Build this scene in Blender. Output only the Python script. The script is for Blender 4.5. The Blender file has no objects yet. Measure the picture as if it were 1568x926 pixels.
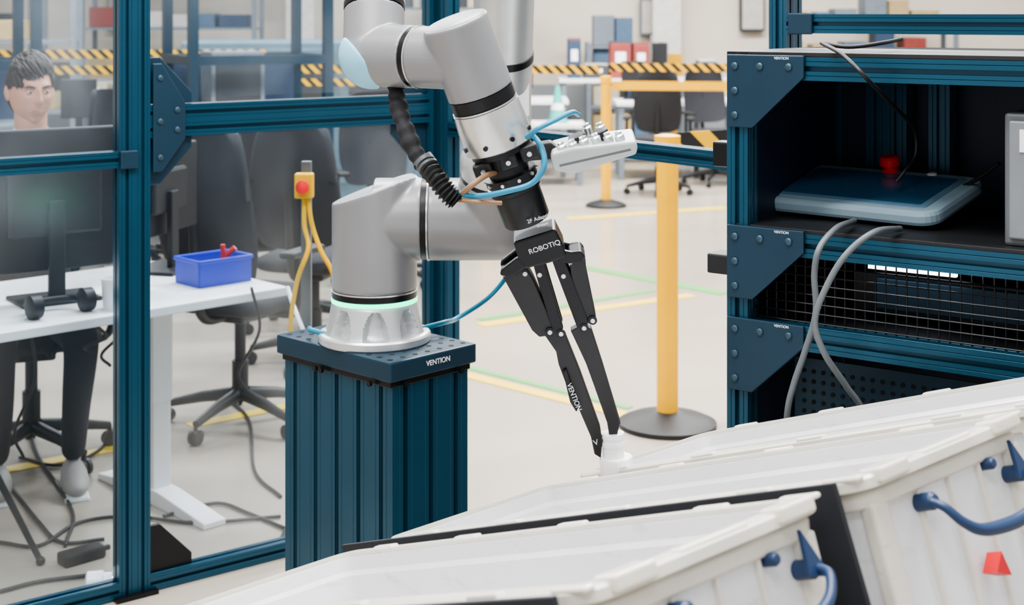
import bpy,bmesh,math,random
from mathutils import Vector,Matrix
random.seed(3)
V=Vector
H=1.6;F=2178.
def at(u,v,d): return V(((u-784)*d/F,d,H-(v-20)*d/F))
def fl(u,v,z=0):
    d=(H-z)*F/(v-20); return V(((u-784)*d/F,d,z))
X=V((1,0,0));Y=V((0,1,0));Z=V((0,0,1))
# ---------------------------------------------------------------- materials
def lin(c): return tuple(((x/255)/12.92 if x/255<=.04045 else ((x/255+.055)/1.055)**2.4) for x in c)
def M(name,rgb,rough=.5,metal=0,var=.08,scale=15,bump=0,emis=0,coat=0,trans=0,alpha=1,sss=0):
    m=bpy.data.materials.new(name);m.use_nodes=True;nt=m.node_tree;b=nt.nodes['Principled BSDF']
    c=lin(rgb);b.inputs['Roughness'].default_value=rough;b.inputs['Metallic'].default_value=metal
    tc=nt.nodes.new('ShaderNodeTexCoord');nz=nt.nodes.new('ShaderNodeTexNoise');nz.inputs['Scale'].default_value=scale;nz.inputs['Detail'].default_value=5
    nt.links.new(tc.outputs['Object'],nz.inputs['Vector'])
    r=nt.nodes.new('ShaderNodeMapRange');r.inputs[1].default_value=.3;r.inputs[2].default_value=.7;r.inputs[3].default_value=1-var;r.inputs[4].default_value=1+var
    nt.links.new(nz.outputs['Fac'],r.inputs[0])
    mx=nt.nodes.new('ShaderNodeVectorMath');mx.operation='SCALE';mx.inputs[0].default_value=c
    nt.links.new(r.outputs[0],mx.inputs['Scale']);nt.links.new(mx.outputs[0],b.inputs['Base Color'])
    if bump:
        bp=nt.nodes.new('ShaderNodeBump');bp.inputs['Strength'].default_value=bump;bp.inputs['Distance'].default_value=.002
        nt.links.new(nz.outputs['Fac'],bp.inputs['Height']);nt.links.new(bp.outputs[0],b.inputs['Normal'])
    if emis: b.inputs['Emission Color'].default_value=(*c,1);b.inputs['Emission Strength'].default_value=emis
    if coat: b.inputs['Coat Weight'].default_value=coat;b.inputs['Coat Roughness'].default_value=.1
    if trans: b.inputs['Transmission Weight'].default_value=trans
    if sss: b.inputs['Subsurface Weight'].default_value=sss;b.inputs['Subsurface Radius'].default_value=(.02,.02,.02)
    return m
teal=M('teal_anodized',(32,72,93),.30,.4,.06,8)
teal2=M('teal_dark_plate',(26,54,72),.42,.3,.05,8)
tscrew=M('dark_zinc_screw',(62,84,98),.35,.6,.03)
navy=M('navy_panel',(24,36,56),.5,.1,.08,5)
grey=M('robot_grey_paint',(136,137,140),.34,.25,.02,10)
silver=M('machined_aluminium',(212,213,212),.25,.85,.03,30)
silver2=M('cast_aluminium',(205,208,210),.34,.65,.04,30)
modm=M('module_grey',(178,182,182),.4,.2,.03)
blk=M('black_anodized',(20,21,25),.34,.3,.1,30)
blkp=M('black_plastic',(24,25,28),.5,0,.1,30)
rubber=M('black_sleeve',(30,30,34),.8,0,.3,120,.6)
fabric=M('black_mesh_fabric',(34,36,42),.85,0,.15,80,.3)
ltblue=M('light_blue_cap',(145,200,222),.35,0,.02)
glow=M('green_light_ring',(40,255,185),.4,0,0,emis=3)
led=M('led_strip_light',(235,245,255),.4,0,0,emis=6)
hose=M('teal_hose',(30,125,158),.35,0,.05)
tan=M('tan_cable',(140,108,82),.5,0,.05)
white=M('white_plastic',(246,246,248),.3,0,.02)
def binmat(name,c1,rough,scl,st=(196,190,178)):
    m=M(name,c1,rough,0,.03,5,.12,coat=.3,sss=.1);nt=m.node_tree;b=nt.nodes['Principled BSDF']
    tc=nt.nodes.new('ShaderNodeTexCoord');mp=nt.nodes.new('ShaderNodeMapping');mp.inputs['Scale'].default_value=(3,3,14)
    nz=nt.nodes.new('ShaderNodeTexNoise');nz.inputs['Scale'].default_value=scl;nz.inputs['Detail'].default_value=8;nz.inputs['Roughness'].default_value=.7
    nt.links.new(tc.outputs['Object'],mp.inputs[0]);nt.links.new(mp.outputs[0],nz.inputs['Vector'])
    r=nt.nodes.new('ShaderNodeMapRange');r.inputs[1].default_value=.58;r.inputs[2].default_value=.85;nt.links.new(nz.outputs['Fac'],r.inputs[0])
    old=b.inputs['Base Color'].links[0].from_socket;mx=nt.nodes.new('ShaderNodeMix');mx.data_type='RGBA'
    nt.links.new(r.outputs[0],mx.inputs[0]);nt.links.new(old,mx.inputs[6]);mx.inputs[7].default_value=(*lin(st),1)
    nt.links.new(mx.outputs[2],b.inputs['Base Color'])
    # thin milky plastic: a share of the light passes through the wall
    out=[n for n in nt.nodes if n.type=='OUTPUT_MATERIAL'][0];tr=nt.nodes.new('ShaderNodeBsdfTranslucent');nt.links.new(mx.outputs[2],tr.inputs[0])
    ms=nt.nodes.new('ShaderNodeMixShader');ms.inputs[0].default_value=.25;nt.links.new(b.outputs[0],ms.inputs[1]);nt.links.new(tr.outputs[0],ms.inputs[2]);nt.links.new(ms.outputs[0],out.inputs[0])
    return m
binm=binmat('bin_translucent_white',(238,239,242),.22,3);bind=binmat('bin_rim_aged_white',(238,235,226),.28,4)
blue=M('blue_handle_plastic',(34,56,90),.4,0,.05)
red=M('red_plastic',(205,30,38),.4,0,.05)
yel=M('yellow_paint',(240,178,0),.42,0,.04)
yelc=M('yellow_cable',(228,176,20),.5,0,.04)
foam=M('black_foam_board',(30,33,40),.7,0,.08,40)
desk=M('desk_laminate',(228,229,230),.45,0,.02)
cblgrey=M('grey_cable',(88,94,98),.5,0,.03)
screen=M('screen_glass',(44,80,110),.14,0,.15,3)
pend=M('pendant_grey',(132,154,168),.45,0,.03)
boxg=M('grey_enclosure',(98,102,106),.45,.3,.04)
crateblue=M('blue_crate_plastic',(44,62,190),.4,0,.04)
skinm=M('skin',(210,156,132),.5,0,.04,30,sss=.1)
hairm=M('dark_brown_hair',(38,28,25),.5,0,.2,90)
jacket=M('grey_jacket_cloth',(100,95,88),.85,0,.1,60,.3)
shirt=M('white_shirt_cloth',(205,205,205),.8,0,.03)
trous=M('dark_trousers',(36,38,46),.85,0,.1,60)
shoe=M('light_sneaker',(170,168,165),.6,0,.05)
eyew=M('eye_white',(215,205,198),.3,0,0)
eyed=M('eye_iris',(34,24,20),.2,0,0)
lipm=M('lips',(184,118,104),.5,0,.03)
clearm=M('clear_acrylic_knob',(205,215,220),.08,.5,.02)
txt=M('white_print',(230,232,235),.5,0,0)
hole=M('dark_hole',(8,12,16),.8,0,0)
def stripes(name,k,a,b):
    m=M(name,a,.5,0,0);nt=m.node_tree;bs=nt.nodes['Principled BSDF']
    tc=nt.nodes.new('ShaderNodeTexCoord');sp=nt.nodes.new('ShaderNodeSeparateXYZ');nt.links.new(tc.outputs['Object'],sp.inputs[0])
    ad=nt.nodes.new('ShaderNodeMath');ad.operation='ADD';nt.links.new(sp.outputs[0],ad.inputs[0]);nt.links.new(sp.outputs[2],ad.inputs[1])
    mu=nt.nodes.new('ShaderNodeMath');mu.operation='MULTIPLY';mu.inputs[1].default_value=k;nt.links.new(ad.outputs[0],mu.inputs[0])
    fr=nt.nodes.new('ShaderNodeMath');fr.operation='FRACT';nt.links.new(mu.outputs[0],fr.inputs[0])
    gt=nt.nodes.new('ShaderNodeMath');gt.operation='GREATER_THAN';gt.inputs[1].default_value=.5;nt.links.new(fr.outputs[0],gt.inputs[0])
    mx=nt.nodes.new('ShaderNodeMix');mx.data_type='RGBA';mx.inputs[6].default_value=(*lin(a),1);mx.inputs[7].default_value=(*lin(b),1)
    nt.links.new(gt.outputs[0],mx.inputs[0]);nt.links.new(mx.outputs[2],bs.inputs['Base Color']);return m
hazard=stripes('hazard_stripes',6,(240,185,5),(25,25,28))
hazard2=stripes('hazard_stripes_small',11,(240,185,5),(25,25,28))
def glassmat():
    m=bpy.data.materials.new('clear_polycarbonate');m.use_nodes=True;nt=m.node_tree;nt.nodes.clear()
    o=nt.nodes.new('ShaderNodeOutputMaterial');t=nt.nodes.new('ShaderNodeBsdfTransparent');t.inputs[0].default_value=(.88,.92,.95,1)
    g=nt.nodes.new('ShaderNodeBsdfGlossy');g.inputs['Roughness'].default_value=.20;g.inputs[0].default_value=(.9,.95,1,1)
    nz=nt.nodes.new('ShaderNodeTexNoise');nz.inputs['Scale'].default_value=2.5
    r=nt.nodes.new('ShaderNodeMapRange');r.inputs[1].default_value=.35;r.inputs[2].default_value=.7;r.inputs[3].default_value=.02;r.inputs[4].default_value=.14;nt.links.new(nz.outputs['Fac'],r.inputs[0])
    x=nt.nodes.new('ShaderNodeMixShader');nt.links.new(r.outputs[0],x.inputs[0]);nt.links.new(t.outputs[0],x.inputs[1]);nt.links.new(g.outputs[0],x.inputs[2]);nt.links.new(x.outputs[0],o.inputs[0]);return m
glass=glassmat()
# ---------------------------------------------------------------- helpers
class Grp:
    def __init__(s,name,loc=(0,0,0),yaw=0,local=False):
        e=bpy.data.objects.new(name,None);e.empty_display_size=.1;bpy.context.collection.objects.link(e)
        e.location=loc;e.rotation_euler=(0,0,yaw);s.e=e;s.local=local
        s.inv=(Matrix.Translation(V(loc))@Matrix.Rotation(yaw,4,'Z')).inverted()
def link(o,par):
    bpy.context.collection.objects.link(o)
    if par is not None:
        o.parent=par.e
        if not par.local:o.matrix_parent_inverse=par.inv
    return o
def mk(name,vf,mat,par=None,smooth=None,bevel=0,seg=2):
    vs,fs=vf;me=bpy.data.meshes.new(name);me.from_pydata([tuple(v) for v in vs],[],fs)
    bm=bmesh.new();bm.from_mesh(me);bmesh.ops.recalc_face_normals(bm,faces=bm.faces);bm.to_mesh(me);bm.free()
    if smooth is not None:
        for p in me.polygons:p.use_smooth=True
        me.set_sharp_from_angle(angle=math.radians(smooth))
    me.materials.append(mat);o=link(bpy.data.objects.new(name,me),par)
    if bevel:
        b=o.modifiers.new('bev','BEVEL');b.width=bevel;b.segments=seg;b.limit_method='ANGLE';b.angle_limit=.6
    return o
def merge(l):
    vs=[];fs=[]
    for a,b in l:
        n=len(vs);vs+=list(a);fs+=[tuple(i+n for i in f) for f in b]
    return vs,fs
def boxvf(c,s,ax=(X,Y,Z)):
    c=V(c);vs=[c+ax[0]*(i*s[0]/2)+ax[1]*(j*s[1]/2)+ax[2]*(k*s[2]/2) for i in(-1,1) for j in(-1,1) for k in(-1,1)]
    return vs,[(0,1,3,2),(4,6,7,5),(0,4,5,1),(2,3,7,6),(0,2,6,4),(1,5,7,3)]
def box(name,c,s,mat,par=None,ax=(X,Y,Z),bevel=0,seg=2): return mk(name,boxvf(c,s,ax),mat,par,None,bevel,seg)
def basis(a):
    a=V(a).normalized();h=Z if abs(a.z)<.9 else X
    u=h.cross(a).normalized();return a,u,a.cross(u)
def lathevf(prof,o,axis,seg=48,rf=None,close=True):
    a,u,w=basis(axis);o=V(o);vs=[];fs=[];n=len(prof)
    for r,t in prof:
        for i in range(seg):
            th=2*math.pi*i/seg;rr=rf(r,t,th) if rf else r
            vs.append(o+a*t+(u*math.cos(th)+w*math.sin(th))*rr)
    for j in range(n-1):
        for i in range(seg):
            k=(i+1)%seg;fs.append((j*seg+i,j*seg+k,(j+1)*seg+k,(j+1)*seg+i))
    if close:fs.append(tuple(range(seg)));fs.append(tuple((n-1)*seg+i for i in range(seg)))
    return vs,fs
def lathe(name,prof,o,axis,mat,par=None,seg=48,rf=None,close=True,sm=35): return mk(name,lathevf(prof,o,axis,seg,rf,close),mat,par,sm)
def cylvf(p0,p1,r,r1=None,seg=32):
    p0=V(p0);p1=V(p1);L=(p1-p0).length;return lathevf([(r,0),(r if r1 is None else r1,L)],p0,p1-p0,seg)
def cyl(name,p0,p1,r,mat,par=None,r1=None,seg=32,bevel=0): return mk(name,cylvf(p0,p1,r,r1,seg),mat,par,35,bevel)
def sphvf(c,s,nu=24,nv=16,f=None):
    s=(s,s,s) if not hasattr(s,'__len__') else s
    c=V(c);vs=[];fs=[]
    for j in range(nv+1):
        ph=math.pi*min(max(j/nv,.002),.998)
        for i in range(nu):
            th=2*math.pi*i/nu;d=V((math.sin(ph)*math.cos(th),math.sin(ph)*math.sin(th),math.cos(ph)))
            if f:p=f(d)
            else:p=V((d.x*s[0],d.y*s[1],d.z*s[2]))
            vs.append(c+p)
    for j in range(nv):
        for i in range(nu):
            k=(i+1)%nu;fs.append((j*nu+i,j*nu+k,(j+1)*nu+k,(j+1)*nu+i))
    fs.append(tuple(range(nu)));fs.append(tuple(nv*nu+i for i in range(nu)));return vs,fs
def sph(name,c,s,mat,par=None,nu=24,nv=16): return mk(name,sphvf(c,s,nu,nv),mat,par,60)
def cat(pts,n=8):
    P=[V(p) for p in pts];P=[2*P[0]-P[1]]+P+[2*P[-1]-P[-2]];out=[]
    for i in range(1,len(P)-2):
        for k in range(n):
            t=k/n;a,b,c,d=P[i-1:i+3];out.append(.5*((2*b)+(c-a)*t+(2*a-5*b+4*c-d)*t*t+(3*b-a-3*c+d)*t**3))
    out.append(P[-2]);return out
def sweepvf(pts,r,seg=12):
    n=len(pts);vs=[];fs=[];t0=(pts[1]-pts[0]).normalized();_,u,_w=basis(t0)
    for i,p in enumerate(pts):
        t=(pts[min(i+1,n-1)]-pts[max(i-1,0)]).normalized();u=(u-t*u.dot(t)).normalized();w=t.cross(u)
        rr=r(i/(n-1)) if callable(r) else (r[i] if hasattr(r,'__len__') else r)
        for k in range(seg):
            th=2*math.pi*k/seg;vs.append(p+(u*math.cos(th)+w*math.sin(th))*rr)
    for j in range(n-1):
        for i in range(seg):
            k=(i+1)%seg;fs.append((j*seg+i,j*seg+k,(j+1)*seg+k,(j+1)*seg+i))
    fs.append(tuple(range(seg)));fs.append(tuple((n-1)*seg+i for i in range(seg)));return vs,fs
def tube(name,pts,r,mat,par=None,n=8,seg=12): return mk(name,sweepvf(cat(pts,n),r,seg),mat,par,50)
def prismvf(poly,nrm,th):
    nrm=V(nrm).normalized();n=len(poly);vs=[V(p)+nrm*th/2 for p in poly]+[V(p)-nrm*th/2 for p in poly]
    return vs,[tuple(range(n)),tuple(range(2*n-1,n-1,-1))]+[(i,(i+1)%n,n+(i+1)%n,n+i) for i in range(n)]
def prism(name,poly,nrm,th,mat,par=None,bevel=0): return mk(name,prismvf(poly,nrm,th),mat,par,None,bevel)
def extvf(p0,p1,wd,nw,nh,c=.045,k_=1.0):
    p0=V(p0);p1=V(p1);t=(p1-p0).normalized();a=V(wd);a=(a-t*a.dot(t)).normalized();b=t.cross(a);W=nw*c;Hh=nh*c;pl=[]
    for s in range(4):
        n=nw if s%2==0 else nh;d=[(1,0),(0,1),(-1,0),(0,-1)][s];q=(-d[1],d[0]);st=[(-W/2,-Hh/2),(W/2,-Hh/2),(W/2,Hh/2),(-W/2,Hh/2)][s]
        pl.append(st)
        for k in range(n):
            m=(k+.5)*c
            for off,dp in [(-.0145,0),(-.0135,.0012),(-.0125,0),(-.005,0),(-.005,.002),(-.009,.004),(-.005,.010),(.005,.010),(.009,.004),(.005,.002),(.005,0),(.0125,0),(.0135,.0012),(.0145,0)]:
                off*=k_;dp*=k_
                pl.append((st[0]+d[0]*(m+off)+q[0]*dp,st[1]+d[1]*(m+off)+q[1]*dp))
    n=len(pl);vs=[p0+a*x+b*y for x,y in pl]+[p1+a*x+b*y for x,y in pl]
    return vs,[tuple(range(n)),tuple(range(2*n-1,n-1,-1))]+[(i,(i+1)%n,n+(i+1)%n,n+i) for i in range(n)]
def ext(name,p0,p1,wd,nw,nh,mat=None,par=None,c=.045,k_=1.0): return mk(name,extvf(p0,p1,wd,nw,nh,c,k_),mat or teal,par)
def fuse(name,parts,mat,par,vox=.003,it=8):
    o=mk(name,merge(parts),mat,par);r=o.modifiers.new('rm','REMESH');r.mode='VOXEL';r.voxel_size=vox;r.use_smooth_shade=True
    s=o.modifiers.new('sm','SMOOTH');s.iterations=it;s.factor=.5;return o
def text(name,s,o,xd,yd,size,mat,par):
    c=bpy.data.curves.new(name,'FONT');c.body=s;c.size=size;c.extrude=.0003;c.align_x='CENTER';c.align_y='CENTER';c.materials.append(mat)
    ob=link(bpy.data.objects.new(name,c),par);xd=V(xd).normalized();yd=V(yd);yd=(yd-xd*yd.dot(xd)).normalized();z=xd.cross(yd)
    m=Matrix((xd,yd,z)).transposed().to_4x4();m.translation=V(o);ob.matrix_basis=m;return ob
def skin(name,vs,es,mat,par,root=0,sub=2):
    me=bpy.data.meshes.new(name);me.from_pydata([tuple(v[0]) for v in vs],es,[]);me.materials.append(mat)
    o=link(bpy.data.objects.new(name,me),par);m=o.modifiers.new('skin','SKIN');m.use_smooth_shade=True
    sv=me.skin_vertices[0].data
    for i,v in enumerate(vs):
        r=v[1];sv[i].radius=(r,r) if not hasattr(r,'__len__') else r;sv[i].use_root=(i==root)
    s=o.modifiers.new('sub','SUBSURF');s.levels=sub;s.render_levels=sub;return o

# ---------------------------------------------------------------- room
def floormat():
    m=M('polished_concrete',(170,160,147),.28,0,.10,.9);nt=m.node_tree;b=nt.nodes['Principled BSDF']
    nz=nt.nodes.new('ShaderNodeTexNoise');nz.inputs['Scale'].default_value=2.5;nz.inputs['Detail'].default_value=6
    r=nt.nodes.new('ShaderNodeMapRange');r.inputs[3].default_value=.10;r.inputs[4].default_value=.36;nt.links.new(nz.outputs['Fac'],r.inputs[0]);nt.links.new(r.outputs[0],b.inputs['Roughness']);return m
box('floor',(0,8,-.05),(26,24,.1),floormat())
wall=M('beige_wall_paint',(230,220,205),.7,0,.04,1);wall2=M('grey_wainscot',(150,156,160),.6,0,.05,1)
box('wall_back',(0,18,2.2),(26,.2,4.4),wall)
box('wall_left',(-11,8,2.2),(.2,20,4.4),wall)
box('baseboard_back',(0,17.88,.35),(26,.04,.7),wall2)
cm=M('column_white',(225,222,215),.6)
for i,x in enumerate((-8.5,-2.6,1.9,7)):
    g=Grp('structural_column',(x,17.6,0),0,True)
    box('web',(0,0,2.2),(.05,.28,4.4),cm,g);box('flange_a',(0,-.15,2.2),(.34,.03,4.4),cm,g);box('flange_b',(0,.14,2.2),(.34,.03,4.4),cm,g);box('guard',(0,-.18,.55),(.36,.03,1.1),yel,g)
gline=M('green_floor_tape',(80,160,70),.5,0,.05);yline=M('yellow_floor_tape',(222,190,40),.5,0,.05)
def tape(p,q,w,mat):
    d=(q-p).normalized();n=V((-d.y,d.x,0));mk('floor_tape',prismvf([p+n*w/2+Z*.002,p-n*w/2+Z*.002,q-n*w/2+Z*.002,q+n*w/2+Z*.002],Z,.003),mat)
tape(fl(705,572),fl(965,638),.07,yline);tape(fl(705,560),fl(965,625),.04,gline)
tape(fl(735,498),fl(1060,452),.09,yline);tape(fl(735,490),fl(1000,445),.06,gline)
tape(fl(0,722),fl(200,682),.07,yline);tape(fl(290,652),fl(440,622),.07,yline)
tape(fl(870,335),fl(1110,318),.12,yline);tape(fl(870,405),fl(1110,450),.1,gline)

# ---------------------------------------------------------------- pedestal
g=Grp('robot_pedestal',(-.3026,3.143,0))
eL=V((-.722,.692,0)).normalized();eR=V((eL.y,-eL.x,0))
PC=V((-.3026,3.143,0))
ext('column',PC,PC+Z*.825,eL,5,3,teal,g,.0725,1.25)
box('foot_plate',PC+Z*.008,(.40,.27,.016),teal2,g,(eL,eR,Z),.002)
box('top_plate_lower',PC+Z*.832,(.365,.232,.014),blk,g,(eL,eR,Z),.002)
box('top_plate',PC+Z*.860,(.385,.25,.042),teal2,g,(eL,eR,Z),.004)
hl=[]
for i in range(-5,6):
    for j in range(-3,4):
        p=PC+eL*(i*.034)+eR*(j*.035)
        if (p-PC).length>.128 and abs(i)<6: hl.append(lathevf([(.006,0),(.006,.0012)],p+Z*.8805,Z,12))
mk('mounting_holes',merge(hl),hole,g)
bl=[]
for k in (-.13,.03,.05): bl.append(lathevf([(.006,0),(.006,.006)],PC+eL*k-eR*.1245+Z*.829,-eR,10))
for k in (-.08,.08): bl.append(lathevf([(.006,0),(.006,.006)],PC-eL*.1885+eR*k+Z*.829,-eL,10))
mk('bolts',merge(bl),blk,g)
bl=[]
for zz in (.43,.44): 
    for y in (0,.04): bl.append(lathevf([(.006,0),(.006,.010),(.003,.012)],PC-eL*.174+eR*y+Z*zz,-eL,12))
mk('slot_screws',merge(bl),silver,g)
text('maker_label','VENTION',PC-eL*.1935+eR*.01+Z*.862,eR,Z,.016,txt,g)

# ---------------------------------------------------------------- robot arm
R=Grp('robot_arm',(-.3026,3.143,.881));C=V((-.3026,3.13,0))
def pocket(r,t,th):
    if t<.022 or t>.082:return r
    k=8;a=((th*k/(2*math.pi)+.35)%1-.5)*2
    w=.66*math.sqrt(max(0,1-((t-.022)/.058)**2))
    return r-.026*min(1,max(0,(w-abs(a))*7))*(1 if t<.078 else 0)
pr=[(.09,0),(.121,.0),(.1235,.003),(.1235,.016),(.120,.020),(.113,.0215)]+[(.112-.0175*(i/22)**.8,.022+.060*i/22) for i in range(23)]+[(.0935,.0835),(.092,.0865)]
lathe('base',pr,C+Z*.881,Z,silver2,R,224,pocket,sm=30)
lathe('light_ring',[(.09,0),(.0945,.001),(.0945,.009),(.09,.010)],C+Z*.967,Z,glow,R,64)
lathe('base_band',[(.09,0),(.0935,.001),(.0935,.013),(.091,.014)],C+Z*.977,Z,blk,R,64)
lathe('base_trim',[(.0925,0),(.0945,.0005),(.0945,.0035),(.092,.004)],C+Z*.991,Z,silver,R,64)
seg=64;vs=[];r=.0935
for j in range(2):
    for i in range(seg):
        th=2*math.pi*i/seg;x=r*math.cos(th);z=.995 if j==0 else min(1.182+(x+r)*.36,1.243)
        vs.append(V((C.x+x,C.y+r*math.sin(th),z)))
fs=[(i,(i+1)%seg,seg+(i+1)%seg,seg+i) for i in range(seg)]+[tuple(range(seg)),tuple(range(seg,2*seg))]
SZ=1.147
fuse('shoulder_housing',[(vs,fs),cylvf((C.x,C.y,SZ),(-.197,C.y,SZ),.09,seg=64)],grey,R,.003,8)
lathe('shoulder_band',[(.086,0),(.0885,.001),(.0885,.012),(.086,.013)],(-.198,C.y,SZ),X,blk,R,64)
lathe('shoulder_trim',[(.086,0),(.091,.001),(.091,.004),(.086,.005)],(-.186,C.y,SZ),X,silver,R,64)
EL=V((-.005,2.66,2.1));UA=V((-.028,C.y,SZ));ud=(EL-UA).normalized()
fuse('upper_arm_housing',[cylvf((-.182,C.y,SZ),(-.03,C.y,SZ),.09,seg=64),sphvf((-.03,C.y,SZ),(.082,.09,.09),48,32),cylvf(UA,UA+ud*.115,.088,seg=64)],grey,R,.003,10)
lathe('upper_arm_band',[(.08,0),(.0865,.001),(.0865,.012),(.08,.013)],UA+ud*.113,ud,blk,R,64)
lathe('upper_arm_collar',[(.08,0),(.087,.001),(.087,.03),(.078,.05),(.064,.062)],UA+ud*.125,ud,silver2,R,64)
lathe('upper_arm_tube',[(.062,0),(.062,.72)],UA+ud*.17,ud,silver2,R,64)
for t in (.40,.78): lathe('tube_ring',[(.06,0),(.0645,.001),(.0645,.016),(.06,.017)],UA+ud*t,ud,blk,R,64)
box('spec_label',UA+ud*.32+V((.035,-.053,-.01)),(.05,.004,.075),txt,R,(V((.83,.55,0)),V((-.55,.83,0)),Z),.001)
W=V((-.2297,2.36,1.53));E2=V((-.245,2.62,2.1));fd=(E2-W).normalized()
fuse('elbow_housing',[cylvf(EL-ud*.12,EL,.078,seg=48),cylvf(EL+X*.02,E2-X*.02,.078,seg=48),cylvf(E2-fd*.11,E2,.07,seg=48),sphvf(E2,.078),sphvf(EL,.08)],grey,R,.005,6)
lathe('forearm_tube',[(.046,0),(.046,.42)],W+fd*.11,fd,silver2,R,48)
lathe('wrist_band_upper',[(.048,0),(.0515,.001),(.0515,.010),(.047,.011)],W+fd*.082,fd,blk,R,48)
lathe('wrist_collar_upper',[(.048,0),(.052,.001),(.050,.018),(.045,.02)],W+fd*.093,fd,silver2,R,48)
T0=at(697,35,2.25);T1=at(940,700,2.40);ta=(T1-T0).normalized();ts=(X-ta*X.dot(ta)).normalized();tn=ts.cross(ta)
if tn.y>0: tn=-tn
def g2(u,v,y=0):
    du=u-697;dv=v-35;return T0+ta*((du*.343+dv*.939)*.001121)+ts*((du*.939-dv*.343)*.00107)+tn*y
K=T0+ta*.062
hd=(K-W).normalized()
fuse('wrist_housing',[cylvf(W,W+fd*.082,.051,seg=48),sphvf(W,.0525,48,32),cylvf(W,W+hd*.083,.0515,seg=48)],grey,R,.002,10)
capd=V((-.80,-.22,-.56)).normalized()
lathe('wrist_cap',[(.0005,.0565)]+[(.0565*math.sin(a),.0565*math.cos(a)) for a in [math.radians(k) for k in range(4,66,4)]]+[(.0505,.022)],W-X*.0015,capd,ltblue,R,48)
lathe('wrist_band',[(.046,0),(.0505,.001),(.0505,.010),(.046,.011)],W+hd*.083,hd,blk,R,48)
lathe('wrist_trim',[(.046,0),(.052,.0005),(.052,.003),(.046,.0035)],W+hd*.0935,hd,silver,R,48)
fuse('wrist_barrel',[lathevf([(.051,0),(.053,.002),(.0535,.005),(.0535,.122)],T0-ta*.004,ta,64),cylvf(W+hd*.096,K,.0505,seg=48)],grey,R,.0016,3)
lathe('barrel_top_cap',[(.001,0),(.045,0),(.048,.001),(.049,.004)],T0-ta*.0055,ta,grey,R,64)
lathe('barrel_band',[(.05,0),(.053,.001),(.053,.020),(.05,.021)],T0+ta*.118,ta,blk,R,64)
lathe('barrel_trim',[(.05,0),(.054,.001),(.054,.003),(.05,.004)],T0+ta*.139,ta,silver,R,64)
lathe('tool_flange_body',[(.05,0),(.0545,.002),(.0565,.030),(.0575,.060),(.0575,.068),(.055,.07)],T0+ta*.142,ta,silver,R,64)
bo=[]
for k in range(8):
    th=k*math.pi/4+.3;p=T0+ta*.196+(ts*math.cos(th)+tn*math.sin(th))*.057;bo.append(lathevf([(.004,0),(.004,.003)],p,(ts*math.cos(th)+tn*math.sin(th)),10))
mk('flange_screws',merge(bo),blk,R)
# ---- gripper
Gp=Grp('robot_gripper',T0+ta*.22)
A0=T0+ta*.212
lathe('adapter',[(.03,0),(.05,.001),(.05,.010),(.040,.011),(.040,.028),(.034,.030),(.034,.048),(.043,.049),(.043,.062),(.0385,.064),(.0385,.071),(.042,.072),(.042,.079),(.0385,.081),(.0385,.132),(.036,.136),(.03,.137)],A0,ta,blk,Gp,64)
lathe('coupling_trim',[(.04,0),(.0432,.0005),(.0432,.0025),(.04,.003)],A0+ta*.0665,ta,silver,Gp,64)
for nm,u,v in (('clamp_a',738,243),('clamp_b',806,214),('clamp_c',775,228)):
    p=g2(u,v,.03);box(nm,p,(.030,.022,.026),blkp,Gp,(ts,tn,ta),.005,3);lathe('clamp_screw',[(.004,0),(.004,.004)],p+tn*.011,tn,silver,Gp,12)
bo=[]
for k in range(10):
    th=k*math.pi/5;d=(ts*math.cos(th)+tn*math.sin(th));bo.append(lathevf([(.003,0),(.003,.003)],A0+ta*.055+d*.043,d,10))
mk('coupling_screws',merge(bo),silver,Gp)
text('gripper_print','2F Adaptive',g2(822,309,.0415),ts,-ta,.009,txt,Gp)
text('gripper_print_small','Gripper',g2(826,319,.0415),ts,-ta,.006,txt,Gp)
def pol(pts,th,name,mat=blk,y=0,bev=.0025):
    return prism(name,[g2(u,v,y) for u,v in pts],tn,th,mat,Gp,bev)
pol([(782,352),(845,330),(858,356),(862,372),(838,382),(802,392),(790,378)],.058,'palm_body',blk,0,.004)
text('gripper_brand','ROBOTIQ',g2(829,357,.0300),ts,-ta,.012,txt,Gp)
for y in (.02,-.02):
    pol([(806,370),(812,380),(800,392),(775,408),(762,404),(764,396),(786,378)],.01,'knuckle_left',blk,y)
    pol([(848,362),(870,366),(884,364),(891,372),(886,382),(866,384),(850,380)],.01,'knuckle_right',blk,y)
pol([(763,403),(792,389),(803,396),(814,416),(846,490),(840,499),(822,502),(811,492)],.036,'outer_finger_left',blkp)
pol([(866,368),(884,364),(891,374),(893,395),(909,470),(901,480),(884,474),(869,402)],.036,'outer_finger_right',blkp)
for y in (.015,-.015):
    pol([(808,372),(826,368),(832,395),(859,486),(853,498),(842,494),(818,410)],.009,'inner_link_left',blk,y)
    pol([(836,368),(852,362),(864,390),(898,474),(892,488),(880,486),(848,402)],.009,'inner_link_right',blk,y)
pol([(818,402),(828,398),(838,430),(826,436)],.02,'spring_left',blkp);pol([(852,396),(862,392),(876,430),(864,434)],.02,'spring_right',blkp)
pol([(830,502),(846,492),(862,500),(886,560),(918,650),(921,672),(919,698),(909,692),(903,664),(880,610),(862,575),(852,548),(848,528)],.018,'fingertip_left',blkp,0,.002)
pol([(870,494),(888,484),(902,490),(920,545),(949,640),(945,655),(943,668),(932,664),(928,640),(905,575),(894,545),(880,515)],.018,'fingertip_right',blkp,0,.002)
pol([(858,556),(864,552),(884,610),(880,622),(870,606)],.03,'fingertip_pad',blk,0)
jo=[]
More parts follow.
